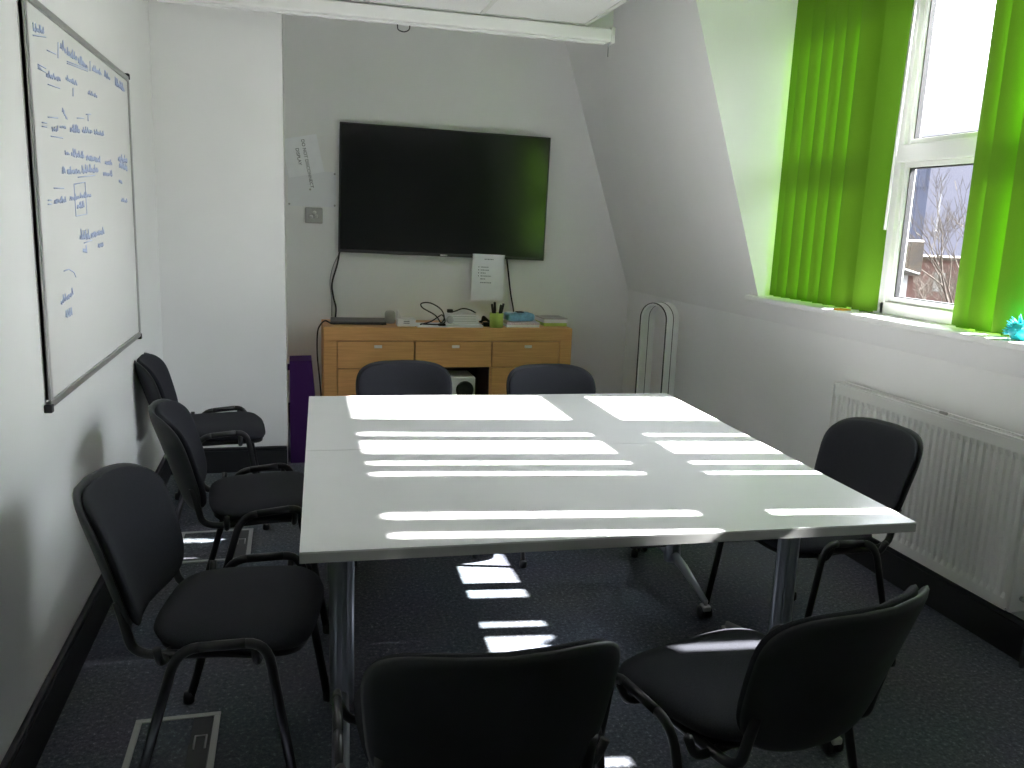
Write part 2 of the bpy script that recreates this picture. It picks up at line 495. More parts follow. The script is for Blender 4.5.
def make_chair(name, label):
    t = thing(name, label, 'chair', group='black stacking meeting chairs')
    # seat: front wider than the rear, front edge rolled down
    def sd(x, y, w):
        z = .447 + w - .05 * (x / .24) ** 4 * .25
        if y > .10: z -= .9 * (y - .10) ** 2 / .12 * .35
        z -= .012 * math.cos(min(1, abs(x) / .22) * PI / 2) * math.cos(max(-1, min(1, y / .22)) * PI / 2)
        return Vector((x, y + .01, z))
    MB().pad(superellipse(.220, .197, 3.8, taper=.08), .062, sd, dome=7).obj('seat', M['fabric'], t)
    def su(x, y, w):
        v = sd(x, y, 0); return Vector((v.x, v.y, v.z - .034 + w))
    MB().pad(superellipse(.205, .185, 3.8, taper=.09), .022, su).obj('seat_shell', M['shell'], t)
    # backrest: curved pad on a slightly larger moulded shell
    lean = .32
    def bd(off):
        def f(x, v, w):
            c = .072 * (x / .22) ** 2
            y = -.245 - lean * v - .10 * max(0, v - .16) ** 2 + c
            return Vector((x * (1 - .02 * (x / .22) ** 2), y + w + off, .440 + v))
        return f
    MB().pad(superellipse(.218, .168, 3.9, taper=.07, cy=.172), .040, bd(.012), dome=6).obj('backrest', M['fabric'], t)
    MB().pad(superellipse(.226, .174, 3.9, taper=.07, cy=.172), .026, bd(-.010), dome=9).obj('backrest_shell', M['shell'], t)
    rr, fl = .0125, .75
    for s in (-1, 1):
        x = s * .258
        rear = smooth_path([(x * 1.02, -.215, .0), (x, -.085, .455), (x, .02, .464)], .06, 6)
        frnt = smooth_path([(x, .02, .464), (x, .118, .472), (x * 1.02, .195, .0)], .06, 6)
        rear_o = MB().tube(rear[:-1], rr, 10, flat=fl).obj('leg', M['frame'], t)
        front_o = MB().tube(frnt[1:], rr, 10, flat=fl).obj('leg', M['frame'], t)
        MB().tube([rear[-2], rear[-1], frnt[1]], rr, 10, flat=fl).obj('side_rail', M['frame'], t)
        for par, p in ((rear_o, (x * 1.02, -.215, 0)), (front_o, (x * 1.02, .195, 0))):
            MB().lathe([(.014, 0), (.017, .003), (.017, .02), (.014, .034)], 12, c=p).obj('foot_cap', M['black'], par)
        # upright that carries the back, running from the seat bar up behind the backrest
        xb = s * .190
        up = smooth_path([(xb, .10, .412), (xb, -.205, .402), (xb, -.222, .48), (xb, -.236, .54)], .07, 6)
        MB().tube(up, .0115, 10, flat=1).obj('back_support', M['frame'], t)
    for y in (-.13, .09):
        MB().tube(smooth_path([(-.258, y, .455), (-.235, y, .402), (.235, y, .402), (.258, y, .455)], .03, 4), .010, 8).obj('cross_bar', M['frame'], t)
    return t

def dup(root, label):
    r = root.copy(); COL.objects.link(r); r['label'] = label
    for ch in root.children:
        c = ch.copy(); COL.objects.link(c); c.parent = r
        for g2 in ch.children:
            d = g2.copy(); COL.objects.link(d); d.parent = c
    return r

CHAIRS = [
    (-.144, 2.14, -99, 'black chair nearest the camera along the left wall, below the whiteboard'),
    (-.113, 3.04, -85, 'black chair in the middle of the three along the left wall'),
    (-.345, 4.10, -86, 'black chair farthest back along the left wall, close to the white pier'),
    (1.745, 2.46, 95, 'black chair on the right side of the table, in front of the radiator'),
    (.335, 1.52, -2, 'black chair in the middle foreground with its back to the camera'),
    (.965, 1.55, 16, 'black chair at front right whose seat has sun stripes, turned slightly from the table'),
    (.50, 3.56, 180, 'black chair behind the table in front of the sideboard, below the laptop side'),
    (1.195, 3.44, 183, 'black chair behind the table in front of the right end of the sideboard'),
]
chair0 = make_chair('meeting_chair', CHAIRS[0][3])
for i, (x, y, a, lab) in enumerate(CHAIRS):
    c = chair0 if i == 0 else dup(chair0, lab)
    c.location = (x, y, 0); c.rotation_euler = (0, 0, R(a))

# ------------------------------------------------------------------ tables
def make_table(name, label):
    t = thing(name, label, 'table', group='white meeting tables pushed together')
    W, D = .783, .4125
    top = MB()
    top.box((-W, -D, .716), (W, D, .7205)); top.obj('tabletop', M['table'], t)
    e = MB()
    e.box((-W, -D, .694), (W, D, .716)); e.obj('edge_band', M['edge'], t)
    for s in (-1, 1):
        x = s * .682
        leg = MB(); leg.prism([(x + .034 * math.cos(a), .03 * math.sin(a)) for a in [2 * PI * k / 20 for k in range(20)]], 'z', .10, .665)
        for q in (-.012, .012): leg.box((x + q - .002, -.032, .12), (x + q + .002, .032, .64))
        lo = leg.obj('leg', M['steel'], t)
        MB().box((x - .04, -.30, .665), (x + .04, .30, .694), bev=.006).obj('top_bracket', M['steel'], lo)
        f = MB()
        for d in (-1, 1):
            f.tube([(x, 0, .13), (x, d * .12, .115), (x, d * .325, .066)], [.020, .018, .011], 10)
        f.obj('foot', M['steel'], t)
        for d in (-1, 1):
            c = MB()
            c.tube([(x, d * .325, .075), (x, d * .325, .05)], .008, 8)
            c.box((x - .016, d * .325 - .02, .035), (x + .016, d * .325 + .02, .055), bev=.005)
            co = c.obj('castor', M['gplastic'], t)
            for k in (-1, 1):
                wheel = MB().lathe([(.012, -.007), (.024, -.006), (.025, 0), (.024, .006), (.012, .007)], 18)
                wheel.obj('wheel', M['black'], co, (x + k * .016, d * .325 + .006, .025), (0, PI / 2, 0))
    MB().box((-.65, -.022, .63), (.65, .022, .668), bev=.004).obj('cross_beam', M['steel'], t)
    MB().box((.02, -.34, .655), (.12, -.20, .693), bev=.006).obj('folding_latch', M['black'], t)
    return t
tb = make_table('meeting_table', 'white meeting table at the front of the pair, nearest the camera')
tb.location = (.803, 2.171, 0)
tb.rotation_euler = (0, 0, R(-1.8))
t2 = dup(tb, 'white meeting table at the rear of the pair, nearest the sideboard')
t2.location = (.829, 2.999, 0)
t2.rotation_euler = (0, 0, R(-1.8))

# ------------------------------------------------------------------ sideboard
sb = thing('sideboard', 'beech wood sideboard with three drawers standing against the back wall under the television', 'sideboard', (1.04, 5.50, 0))
W0, W1, DD, HH = -.85, .85, .43, .738
c = MB()
c.box((W0, 0, HH - .09), (W1, DD, HH), bev=.004)
c.box((W0, 0, 0), (W0 + .085, DD, HH - .09), bev=.003).box((W1 - .085, 0, 0), (W1, DD, HH - .09), bev=.003)
c.box((W0 + .085, DD - .02, .05), (W1 - .085, DD, HH - .09)).box((W0 + .085, .03, .02), (W1 - .085, DD - .02, .07))
c.box((-.262, .02, .07), (-.247, DD - .02, .46)).box((.27, .02, .07), (.285, DD - .02, .46))
c.obj('carcass', M['wood'], sb)
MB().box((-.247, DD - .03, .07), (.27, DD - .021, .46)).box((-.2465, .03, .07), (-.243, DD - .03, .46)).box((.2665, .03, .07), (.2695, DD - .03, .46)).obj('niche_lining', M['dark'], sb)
for a, b in ((W0 + .088, -.256), (-.252, .275), (.279, W1 - .088)):
    d = MB().box((a + .002, .004, .468), (b - .002, .024, HH - .094), bev=.0015).obj('drawer', M['wood'], sb)
    MB().box((a + .02, .024, .49), (b - .02, .36, .62)).obj('drawer_box', M['wood'], d)
    cx = (a + b) / 2 + .01
    MB().box((cx - .026, -.016, .602), (cx + .026, -.009, .622), bev=.002).box((cx - .022, -.010, .606), (cx - .016, .005, .618)).box((cx + .016, -.010, .606), (cx + .022, .005, .618)).obj('handle', M['nickel'], d)
for a, b in ((W0 + .088, -.256), (.279, W1 - .088)):
    MB().box((a + .002, .004, .072), (b - .002, .024, .463), bev=.0015).obj('door', M['wood'], sb)

# projector box in the niche
pj = thing('projector', 'white projector with a round dark lens standing in the sideboard niche', 'projector', (1.13, 5.53, .07))
MB().box((-.12, 0, .12), (.085, .26, .325), bev=.012).box((-.11, .02, 0), (.075, .24, .12), bev=.006).obj('casing', M['wplastic'], pj)
MB().lathe([(.062, 0), (.062, .012), (.052, .016), (.04, .010), (.012, .012)], 24).obj('lens', M['black'], pj, (.01, .006, .235), (PI / 2, 0, 0))
for k in range(3): MB().box((-.105, -.003, .15 + .02 * k), (-.065, .002, .158 + .02 * k)).obj('vent_slot', M['gplastic'], pj)

TOPZ = HH
# laptop
lp = thing('laptop', 'closed dark grey laptop on the left end of the sideboard', 'laptop', (.43, 5.745, TOPZ), R(-3))
MB().box((-.185, -.125, .003), (.185, .125, .014), bev=.004).obj('base', M['black'], lp)
MB().box((-.185, -.125, .0145), (.185, .125, .022), bev=.003).obj('lid', M['lap'], lp)
for x in (-.16, .16):
    for y in (-.1, .1): MB().lathe([(.008, 0), (.008, .003)], 10, c=(x, y, 0)).obj('rubber_foot', M['black'], lp)

# conference puck / white box with an upright card
wbx = thing('adapter_box', 'small white adapter box with two dark slots beside the laptop on the sideboard', 'adapter', (.735, 5.60, TOPZ))
MB().box((-.062, -.05, 0), (.062, .05, .052), bev=.006).obj('casing', M['wplastic'], wbx)
MB().box((-.02, -.0515, .034), (.02, -.049, .038)).box((-.02, -.0515, .022), (.02, -.049, .026)).obj('slot', M['black'], wbx)
f = MB().prism([(-.058, .052), (-.030, .052), (-.050, .100), (-.058, .102)], 'y', -.02, .03).obj('flap', M['wplastic'], wbx)
gd = MB().lathe([(.03, 0), (.036, .01), (.036, .07), (.028, .084), (.012, .088)], 18)
tag(gd.obj('speaker_pod', M['gplastic'], None, (.645, 5.74, TOPZ)), 'small grey rounded speaker pod between laptop and white adapter box', 'speaker')

# papers, white switch stack and cables
tag(MB().box((-.10, -.11, 0), (.10, .11, .006), bev=.001).obj('notepad', [M['paper']], None, (.90, 5.63, TOPZ), (0, 0, R(3))), 'thin white notepad lying under the loose cable loops on the sideboard', 'notepad')
cb = MB().box((-.125, -.12, 0), (.125, .12, .018), bev=.002)
tag(cb.obj('folder', M['paper2'], None, (1.13, 5.64, TOPZ), (0, 0, R(-1))), 'flat pale lilac folder lying beneath the white network box', 'folder')
sw = thing('network_box', 'white ridged network box with cables on top, on a pale folder', 'network box', (1.12, 5.65, TOPZ + .018))
MB().prism([(-.115, 0), (.115, 0), (.10, .062), (-.085, .062)], 'y', -.085, .085).obj('casing', M['wplastic'], sw)
for z in (.018, .034, .050): MB().box((-.085, -.087, z), (.10 - z * .2, -.0845, z + .003)).obj('ridge', M['gplastic'], sw)
MB().lathe([(.026, 0), (.026, .012), (.016, .016)], 18).obj('dial', M['gplastic'], sw, (-.088, -.086, .03), (PI / 2, 0, 0))
c1 = MB()
c1.tube(catmull([(.98, 5.60, TOPZ + .012), (.94, 5.62, TOPZ + .07), (.86, 5.66, TOPZ + .115), (.85, 5.67, TOPZ + .145), (.91, 5.66, TOPZ + .15), (.98, 5.63, TOPZ + .11), (1.00, 5.61, TOPZ + .05), (.96, 5.59, TOPZ + .014), (.88, 5.60, TOPZ + .012), (.84, 5.61, TOPZ + .012)]), .0045, 8)
c1.tube(catmull([(.83, 5.58, TOPZ + .012), (.90, 5.585, TOPZ + .03), (.95, 5.59, TOPZ + .06), (.985, 5.60, TOPZ + .075), (1.0, 5.58, TOPZ + .03), (.95, 5.56, TOPZ + .011)]), .0045, 8)
c1.box((.955, 5.548, TOPZ + .0065), (1.0, 5.575, TOPZ + .022), bev=.003)
tag(c1.obj('cable', M['cable']), 'black cable coiled in upright loops on the sideboard left of the white network box', 'cable')
c2 = MB()
c2.tube(catmull([(1.04, 5.70, TOPZ + .092), (1.08, 5.69, TOPZ + .09), (1.14, 5.68, TOPZ + .112), (1.19, 5.67, TOPZ + .105), (1.225, 5.64, TOPZ + .088)]), .0045, 8)
c2.box((1.035, 5.685, TOPZ + .081), (1.075, 5.715, TOPZ + .105), bev=.005)
tag(c2.obj('cable', M['cable']), 'black cable with plug draped over the top of the white network box', 'cable')
c3 = MB()
for k in range(4):
    c3.tube(catmull([(1.245 + .01 * k, 5.60 + .02 * k, TOPZ + .03 - .004 * k), (1.28, 5.58 + .02 * k, TOPZ + .045 + .006 * k), (1.32, 5.60 + .02 * k, TOPZ + .03), (1.30, 5.64, TOPZ + .012), (1.27, 5.60 + .01 * k, TOPZ + .008)]), .006, 8)
c3.box((1.27, 5.57, TOPZ), (1.325, 5.61, TOPZ + .03), bev=.006)
tag(c3.obj('power_lead', M['cable']), 'bunched black power lead on the sideboard between network box and green pen pot', 'cable')
# pen pot
pp = thing('pen_pot', 'lime green pen pot on the sideboard', 'pen pot', (1.352, 5.545, TOPZ))
MB().lathe([(.042, 0), (.046, .004), (.048, .098), (.044, .1), (.042, .095), (.04, .006)], 26).obj('pot', M['lime'], pp)
PENS = [(-.022, -.01, -.16, .155, 'black pen leaning left in the green pen pot'), (-.008, .008, -.06, .165, 'black upright pen at the middle left of the green pen pot'), (.010, -.006, .14, .15, 'black marker leaning right in the green pen pot'), (.022, .006, .22, .160, 'black marker leaning furthest right in the green pen pot')]
for x, y, a, ln, lab in PENS:
    p = MB().lathe([(.003, 0), (.007, .012), (.007, ln * .62), (.0085, ln * .63), (.0085, ln - .004), (.006, ln)], 12)
    o = p.obj('pen', M['black'], None, (1.352 + x * .6, 5.545 + y, TOPZ + .009), (0, a, 0)); tag(o, lab, 'pen', 'pens in the green pot')
# tissue pack, books
for h0, h1, dx, mm, lab in ((0, .0165, 0, 'paper', 'white booklet directly on the sideboard beneath a pale pink booklet'), (.017, .034, .003, 'pink', 'pale pink booklet lying directly under the blue packet')):
    tag(MB().box((-.1175, -.085, 0), (.1175, .085, h1 - h0), bev=.0015).obj('booklet', M[mm], None, (1.545 + dx, 5.63, TOPZ + h0), (0, 0, R(-1))), lab, 'booklet', 'booklets under the blue packet')
tp = thing('wipes_packet', 'crumpled blue packet lying on pale booklets right of the pen pot', 'packet', (1.535, 5.64, TOPZ + .036), R(4))
def wd_(x, y, w):
    return Vector((x, y, .029 + w + .006 * math.sin(40 * x) * math.cos(33 * y)))
MB().pad(superellipse(.105, .06, 7), .056, wd_, dome=14).obj('pouch', M['sky'], tp)
MB().box((-.02, -.03, .058), (.03, .02, .065), bev=.002).obj('flap', M['ink'], tp)
MB().box((-.09, -.018, .058), (-.045, .02, .0625), bev=.002).obj('sticker', M['paper2'], tp)
for w_, h0, h1, mm, lab in ((.085, 0, .022, 'lime', 'lime green book at the bottom of the stack on the right end of the sideboard'),
                            (.088, .0225, .048, 'paper', 'thick white book in the middle of the stack on the right end of the sideboard'),
                            (.090, .0485, .056, 'gplastic', 'thin grey book on top of the stack at the right end of the sideboard')):
    tag(MB().box((-w_, -.1, 0), (w_, .1, h1 - h0), bev=.002).obj('book', M[mm], None, (1.80, 5.72, TOPZ + h0), (0, 0, R(2))), lab, 'book', 'books stacked on the sideboard end')

# tall purple felt board between pier and sideboard
pu = thing('felt_board', 'tall purple felt board standing between white pier and sideboard', 'board', (.045, 4.93, 0))
MB().prism([(-.068, .0), (.085, .0), (.075, .42), (.058, .615), (-.068, .612)], 'y', 0, .20).obj('panel', M['purple'], pu)
MB().box((-.08, .02, .555), (-.067, .10, .58), bev=.002).obj('strap', M['purple'], pu)

# loop fan
fn = thing('loop_fan', 'tall pale grey bladeless loop fan standing in the far right corner', 'fan', (2.245, 4.90, 0), R(-62))
def loop(hw, z0, z1, y0, y1, th, name, m, par):
    P = [(-hw, z0)]
    n = 18
    for k in range(n + 1):
        a = PI - PI * k / n; P.append((hw * math.cos(a), z1 - hw + hw * math.sin(a)))
    P.append((hw, z0))
    mb = MB(); vs = []; fs = []
    for i, (x, z) in enumerate(P):
        if i == 0 or i == len(P) - 1: nx, nz = (math.copysign(1, x), 0)
        else:
            nx, nz = x / hw, max(0, (z - (z1 - hw)) / hw); l_ = math.hypot(nx, nz); nx, nz = nx / l_, nz / l_
        for (o_, y) in ((0, y0), (0, y1), (-th, y1), (-th, y0)): vs.append((x + nx * o_, y, z + nz * o_))
    for i in range(len(P) - 1):
        for k in range(4): fs.append((i * 4 + k, i * 4 + (k + 1) % 4, i * 4 + 4 + (k + 1) % 4, i * 4 + 4 + k))
    fs.append((0, 1, 2, 3)); e = (len(P) - 1) * 4; fs.append((e + 3, e + 2, e + 1, e))
    mb.add(vs, fs); return mb.obj(name, m, par)
lo = loop(.105, .24, .985, -.03, .10, .016, 'loop', M['fan'], fn)
loop(.1055, .24, .9855, -.036, -.029, .005, 'front_seam', M['cable'], lo)
loop(.1065, .24, .9865, .035, .041, .018, 'side_seam', M['cable'], lo)
MB().lathe([(.115, 0), (.115, .01), (.075, .018), (.075, .20), (.085, .24)], 26).obj('base', M['fan'], fn, (0, .035, 0))
MB().box((-.105, -.03, .225), (.105, .10, .245), bev=.006).obj('bridge', M['fan'], fn)

# radiator
rd = thing('radiator', 'white ribbed panel radiator on the right wall below the window', 'radiator', (2.40, 0, 0))
Y0, Y1, Z0, Z1 = 2.165, 3.27, .185, .775
p = MB(); n = 33; vs = []; fs = []
prof = []
for k in range(n):
    yc = Y0 + .02 + (Y1 - Y0 - .04) * k / n; st = (Y1 - Y0 - .04) / n
    prof += [(yc, 0), (yc + st * .28, 0), (yc + st * .42, .009), (yc + st * .86, .009)]
prof.append((Y1 - .02, 0))
rows = [(Z0, 0), (Z0 + .035, 0), (Z0 + .055, 1), (Z1 - .06, 1), (Z1 - .035, 0), (Z1, 0)]
for z, f_ in rows:
    for y, d in prof: vs.append((d * f_, y, z))
m_ = len(prof)
for j in range(len(rows) - 1):
    for i in range(m_ - 1): fs.append((j * m_ + i, j * m_ + i + 1, (j + 1) * m_ + i + 1, (j + 1) * m_ + i))
p.add(vs, fs)
p.box((.010, Y0 + .02, Z0), (.018, Y1 - .02, Z1)).box((0, Y0 + .02, Z0 - .004), (.018, Y1 - .02, Z0 + .001)).box((-.001, Y0 + .018, Z1 - .001), (.018, Y1 - .018, Z1 + .005))
p.obj('panel', M['rad'], rd)
for y in (Y0, Y1 - .012): MB().box((-.002, y, Z0 - .002), (.062, y + .012, Z1 + .012), bev=.003).obj('side_panel', M['rad'], rd)
tg = MB().box((-.002, Y0, Z1 + .006), (.012, Y1, Z1 + .014)).box((.05, Y0, Z1 + .006), (.062, Y1, Z1 + .014))
for k in range(56): tg.box((.012, Y0 + .012 + k * .0195, Z1 + .004), (.05, Y0 + .016 + k * .0195, Z1 + .012))
tg.obj('top_grille', M['rad'], rd)
for y in (2.50, 2.95): MB().box((.018, y, .25), (.079, y + .03, Z1 - .02)).obj('wall_bracket', M['rad'], rd)
v = MB().tube(smooth_path([(.035, Y0 - .005, .235), (.035, Y0 - .05, .235), (.035, Y0 - .05, 0)], .02), .0085, 10)
v.obj('pipe', M['chrome'], rd)
MB().lathe([(.014, 0), (.016, .01), (.016, .05), (.012, .06)], 14).obj('valve', M['wplastic'], rd, (.035, Y0 - .05, .245))
MB().box((.020, 2.595, Z1 + .002), (.028, 2.63, Z1 + .022)).obj('clip', M['gplastic'], rd)

# ------------------------------------------------------------------ television
tv = thing('television', 'large black flat television mounted on the back wall above the sideboard', 'television', (1.038, 5.88, 1.626))
tv.rotation_euler = (0, R(.8), R(-2.5))
TW, TH = .728, .430
MB().box((-TW, -.018, -TH), (TW, .014, TH), bev=.004).obj('housing', M['bezel'], tv)
MB().box((-TW + .012, -.0192, -TH + .022), (TW - .012, -.0175, TH - .012)).obj('screen', M['screen'], tv)
MB().box((-.025, -.0205, -TH + .004), (.025, -.018, -TH + .014), bev=.001).obj('maker_badge', M['chrome'], tv)
MB().box((-.25, .014, -.2), (.25, .058, .2), bev=.004).obj('wall_bracket', M['black'], tv)
# notice taped under the television
nt = thing('notice', 'white printed notice taped to the bottom edge of the television', 'notice', (1.350, 5.842, 1.058))
nt.rotation_euler = (0, R(1), 0)
MB().box((-.117, -.0008, -.163), (.117, .0008, .163)).obj('sheet', M['paper'], nt)
for (x0, x1, z) in ((-.03, .035, .128), (-.055, .002, .072), (-.055, .006, .051), (-.055, -.018, .030), (-.055, .022, .009), (-.055, -.02, -.012), (-.055, .028, -.038)):
    x = x0
    k = MB()
    while x < x1:
        w_ = random.uniform(.006, .014); k.box((x, -.0016, z - .003), (min(x + w_, x1), -.0008, z + .003)); x += w_ + .003
    k.obj('printed_line', M['grey_ink'], nt)
for z in (.072, .051, .030, .009):
    MB().box((-.072, -.0016, z - .003), (-.066, -.0008, z + .003)).obj('bullet', M['ink'], nt)

# sheets pinned left of the television
s1 = thing('notice', 'tilted white sheet with sideways handwriting pinned left of the television', 'notice', (.075, YB - .009, 1.835))
s1.rotation_euler = (0, R(-12), 0)
MB().box((-.118, -.0008, -.125), (.118, .0008, .125)).obj('sheet', M['paper'], s1)
def sideways(s, size, x, z):
    mx = Matrix.Translation((x, -.0014, z)) @ Matrix.Rotation(R(79 + 12), 4, 'Y') @ Matrix.Rotation(PI / 2, 4, 'X')
    text_mesh('handwriting', s, size, M['ink'], s1, mx)
sideways('DO NOT DISCONNECT', .030, .012, .105)
sideways('DISPLAY', .030, -.036, .055)
MB().box((-.135, -.003, -.11), (-.122, .003, .11)).obj('folded_edge', M['paper2'], s1)
s2 = thing('notice', 'pale blank sheet pinned to the back wall below the tilted notice', 'notice', (.135, YB - .002, 1.622))
MB().box((-.158, -.0008, -.118), (.158, .0008, .118)).obj('sheet', M['paper2'], s2)
for x, z in ((.15, .105), (-.012, -.004), (-.15, -.105), (.15, -.105)):
    MB().lathe([(.006, 0), (.007, .003), (.004, .006)], 10).obj('pin', M['gplastic'], s2, (x, -.001, z), (PI / 2, 0, 0))
# wall socket
so = thing('wall_socket', 'grey square wall socket with two pale plugs below the pinned sheets', 'socket', (.145, YB, 1.445))
MB().box((-.058, -.035, -.052), (.058, 0, .052), bev=.006).obj('back_box', M['gplastic'], so)
MB().box((-.05, -.040, -.045), (.05, -.034, .045), bev=.003).obj('face_plate', M['gplastic'], so)
for x, z in ((-.018, -.008), (.016, -.004), (.004, .02)):
    MB().lathe([(.013, 0), (.013, .012), (.009, .018)], 14).obj('plug', M['wplastic'], so, (x, -.039, z), (PI / 2, 0, 0))

# cables on the wall
def cable(name, pts, r, m, label):
    return tag(MB().tube(catmull(pts), r, 8).obj(name, m), label, 'cable')
cable('power_cable', [(.315, 5.90, 1.215), (.30, 5.93, 1.12), (.265, 5.94, .99), (.272, 5.94, .90), (.290, 5.93, .82), (.286, 5.92, .745)], .006, M['cable'], 'black cable hanging from the left end of the television to the sideboard')
cable('signal_cable', [(.325, 5.93, 1.215), (.275, 5.945, 1.11), (.252, 5.945, 1.0), (.262, 5.94, .88), (.262, 5.94, .76)], .004, M['gcable'], 'thin grey cable on the wall beside the black television cable')
cable('signal_cable', [(1.500, 5.91, 1.20), (1.525, 5.935, 1.08), (1.55, 5.94, .93), (1.57, 5.93, .83), (1.575, 5.90, .742)], .0055, M['cable'], 'black cable running down from the right of the notice to the sideboard')
cable('extension_lead', [(.245, 5.65, TOPZ + .006), (.205, 5.60, TOPZ + .03), (.172, 5.53, TOPZ + .012), (.152, 5.50, .70), (.150, 5.50, .55), (.165, 5.50, .38), (.175, 5.49, .2), (.16, 5.48, .006)], .005, M['cable'], 'black lead looping over the left end of the sideboard down to the floor')

# projection screen casing under the ceiling
rl = thing('projector_screen', 'long white projection screen casing mounted under the ceiling in front of the television wall', 'projector screen', (0, 4.60, 2.478))
MB().box((-.67, -.036, -.034), (1.71, .036, .034), bev=.010).obj('casing', M['white'], rl)
MB().box((-.62, -.012, -.046), (1.68, .012, -.033), bev=.004).obj('bottom_bar', M['white'], rl)
for x in (-.675, 1.715): MB().box((x - .012, -.04, -.042), (x + .012, .04, .044), bev=.006).obj('end_cap', M['wplastic'], rl)
MB().tube([(1.70, -.01, -.04), (1.70, -.01, -.11)], .003, 6).obj('cord', M['gcable'], rl)
MB().tube(catmull([(.54, 0, -.044), (.545, 0, -.07), (.575, 0, -.078), (.60, 0, -.066), (.605, 0, -.044)]), .003, 6).obj('pull_loop', M['ink'], rl)

# ------------------------------------------------------------------ whiteboard on the left wall
bd_ = thing('whiteboard', 'large wall whiteboard with blue handwriting on the left wall', 'whiteboard', (XL, 0, 0))
A, B, ZA, ZB = 2.57, 4.05, .880, 2.0
MB().box((0, A, ZA), (.012, B, ZB)).obj('board', M['wbsurf'], bd_)
for (a, b, c_, d) in ((A, B, ZA, ZA + .022), (A, B, ZB - .022, ZB), (A, A + .022, ZA + .022, ZB - .022), (B - .016, B, ZA + .022, ZB - .022)):
    MB().box((0, a, c_), (.019, b, d), bev=.003).obj('frame_rail', M['alu'], bd_)
for y in (A, B):
    for z in (ZA, ZB): MB().box((0, y - .012, z - .012), (.021, y + .012, z + .012), bev=.003).obj('corner_cap', M['gasket'], bd_)
WORDS= [(2.657, 1.918, 2.766, 1.931, 0.019), (2.937, 1.928, 3.007, 1.923, 0.027), (3.018, 1.919, 3.147, 1.923, 0.025), (3.16, 1.919, 3.287, 1.92, 0.026), (3.364, 1.926, 3.511, 1.932, 0.021), (3.564, 1.936, 3.673, 1.938, 0.022), (3.769, 1.937, 3.957, 1.936, 0.031), (2.681, 1.824, 2.719, 1.822, 0.006), (2.758, 1.814, 2.911, 1.823, 0.017), (2.986, 1.837, 3.126, 1.839, 0.015), (3.28, 1.834, 3.421, 1.839, 0.013), (2.784, 1.666, 2.851, 1.672, 0.017), (2.877, 1.683, 2.948, 1.687, 0.012), (2.912, 1.733, 2.967, 1.716, 0.015), (2.997, 1.686, 3.13, 1.695, 0.022), (3.159, 1.697, 3.308, 1.708, 0.019), (3.339, 1.707, 3.507, 1.715, 0.017), (2.916, 1.607, 2.966, 1.61, 0.012), (2.991, 1.612, 3.166, 1.614, 0.022), (3.194, 1.613, 3.413, 1.616, 0.024), (3.498, 1.613, 3.627, 1.617, 0.018), (2.867, 1.551, 2.903, 1.553, 0.018), (2.927, 1.554, 3.097, 1.562, 0.022), (3.125, 1.566, 3.371, 1.582, 0.026), (3.452, 1.571, 3.616, 1.575, 0.021), (3.752, 1.644, 3.947, 1.647, 0.028), (3.767, 1.621, 3.938, 1.614, 0.032), (3.75, 1.557, 3.811, 1.552, 0.019), (2.755, 1.46, 2.893, 1.465, 0.017), (2.944, 1.472, 3.062, 1.478, 0.018), (3.076, 1.481, 3.236, 1.488, 0.016), (3.028, 1.448, 3.125, 1.453, 0.019), (3.044, 1.352, 3.186, 1.349, 0.032), (3.202, 1.352, 3.415, 1.361, 0.027), (3.073, 1.306, 3.13, 1.303, 0.023), (3.302, 1.314, 3.386, 1.315, 0.021), (2.759, 1.164, 2.908, 1.181, 0.023), (2.807, 1.12, 2.88, 1.121, 0.024), (3.771, 1.479, 3.901, 1.477, 0.016)]
LINES= [[(2.652, 1.899), (2.783, 1.919)], [(3.011, 1.891), (3.3, 1.913)], [(3.01, 1.885), (3.298, 1.906)], [(2.915, 1.929), (2.903, 1.882)], [(3.338, 1.945), (3.329, 1.911)], [(2.785, 1.884), (2.883, 1.89)], [(2.682, 1.829), (2.762, 1.831)], [(2.68, 1.818), (2.759, 1.82)], [(2.772, 1.789), (2.905, 1.796)], [(3.068, 1.819), (3.062, 1.793)], [(2.749, 1.696), (2.859, 1.705)], [(2.684, 1.675), (2.734, 1.678)], [(2.681, 1.664), (2.732, 1.667)], [(2.768, 1.645), (2.903, 1.651)], [(3.098, 1.73), (3.198, 1.74)], [(3.231, 1.756), (3.307, 1.765)], [(3.261, 1.76), (3.255, 1.736)], [(3.064, 1.541), (3.317, 1.558)], [(2.692, 1.462), (2.734, 1.463)], [(2.689, 1.451), (2.731, 1.452)], [(2.764, 1.498), (2.878, 1.501)], [(3.006, 1.517), (3.158, 1.529), (3.16, 1.423), (3.006, 1.417), (3.006, 1.517)], [(2.816, 1.253), (2.877, 1.255), (2.936, 1.242), (2.958, 1.225)], [(3.093, 1.328), (3.213, 1.334)]]

X = .0126
def stroke(mb, pts, w=.0028):
    mb.tube([(X, y, z) for y, z in pts], w, 5, flat=1.0)
for (y0, z0, y1, z1, h) in WORDS:
    k = MB(); rnd = random.Random(int(y0 * 997 + z0 * 131))
    L_ = math.hypot(y1 - y0, z1 - z0); n_ = max(2, int(L_ / max(.012, h * .28)))
    pts = []
    for i in range(n_ * 2 + 1):
        t_ = i / (n_ * 2)
        up_ = (i % 2) * rnd.choice((.45, .5, .6, 1.0)) * h
        pts.append((y0 + (y1 - y0) * t_ + rnd.uniform(-.004, .004), z0 + (z1 - z0) * t_ + up_ - h * .35 + rnd.uniform(-.1, .1) * h))
    c_ = catmull([(p_[0], p_[1], 0) for p_ in pts], 4)
    stroke(k, [(p_.x, p_.y) for p_ in c_], .0017)
    k.obj('handwriting', M['blue_ink'], bd_)
for pts in LINES:
    k = MB(); stroke(k, pts, .0018); k.obj('marker_line', M['blue_ink'], bd_)

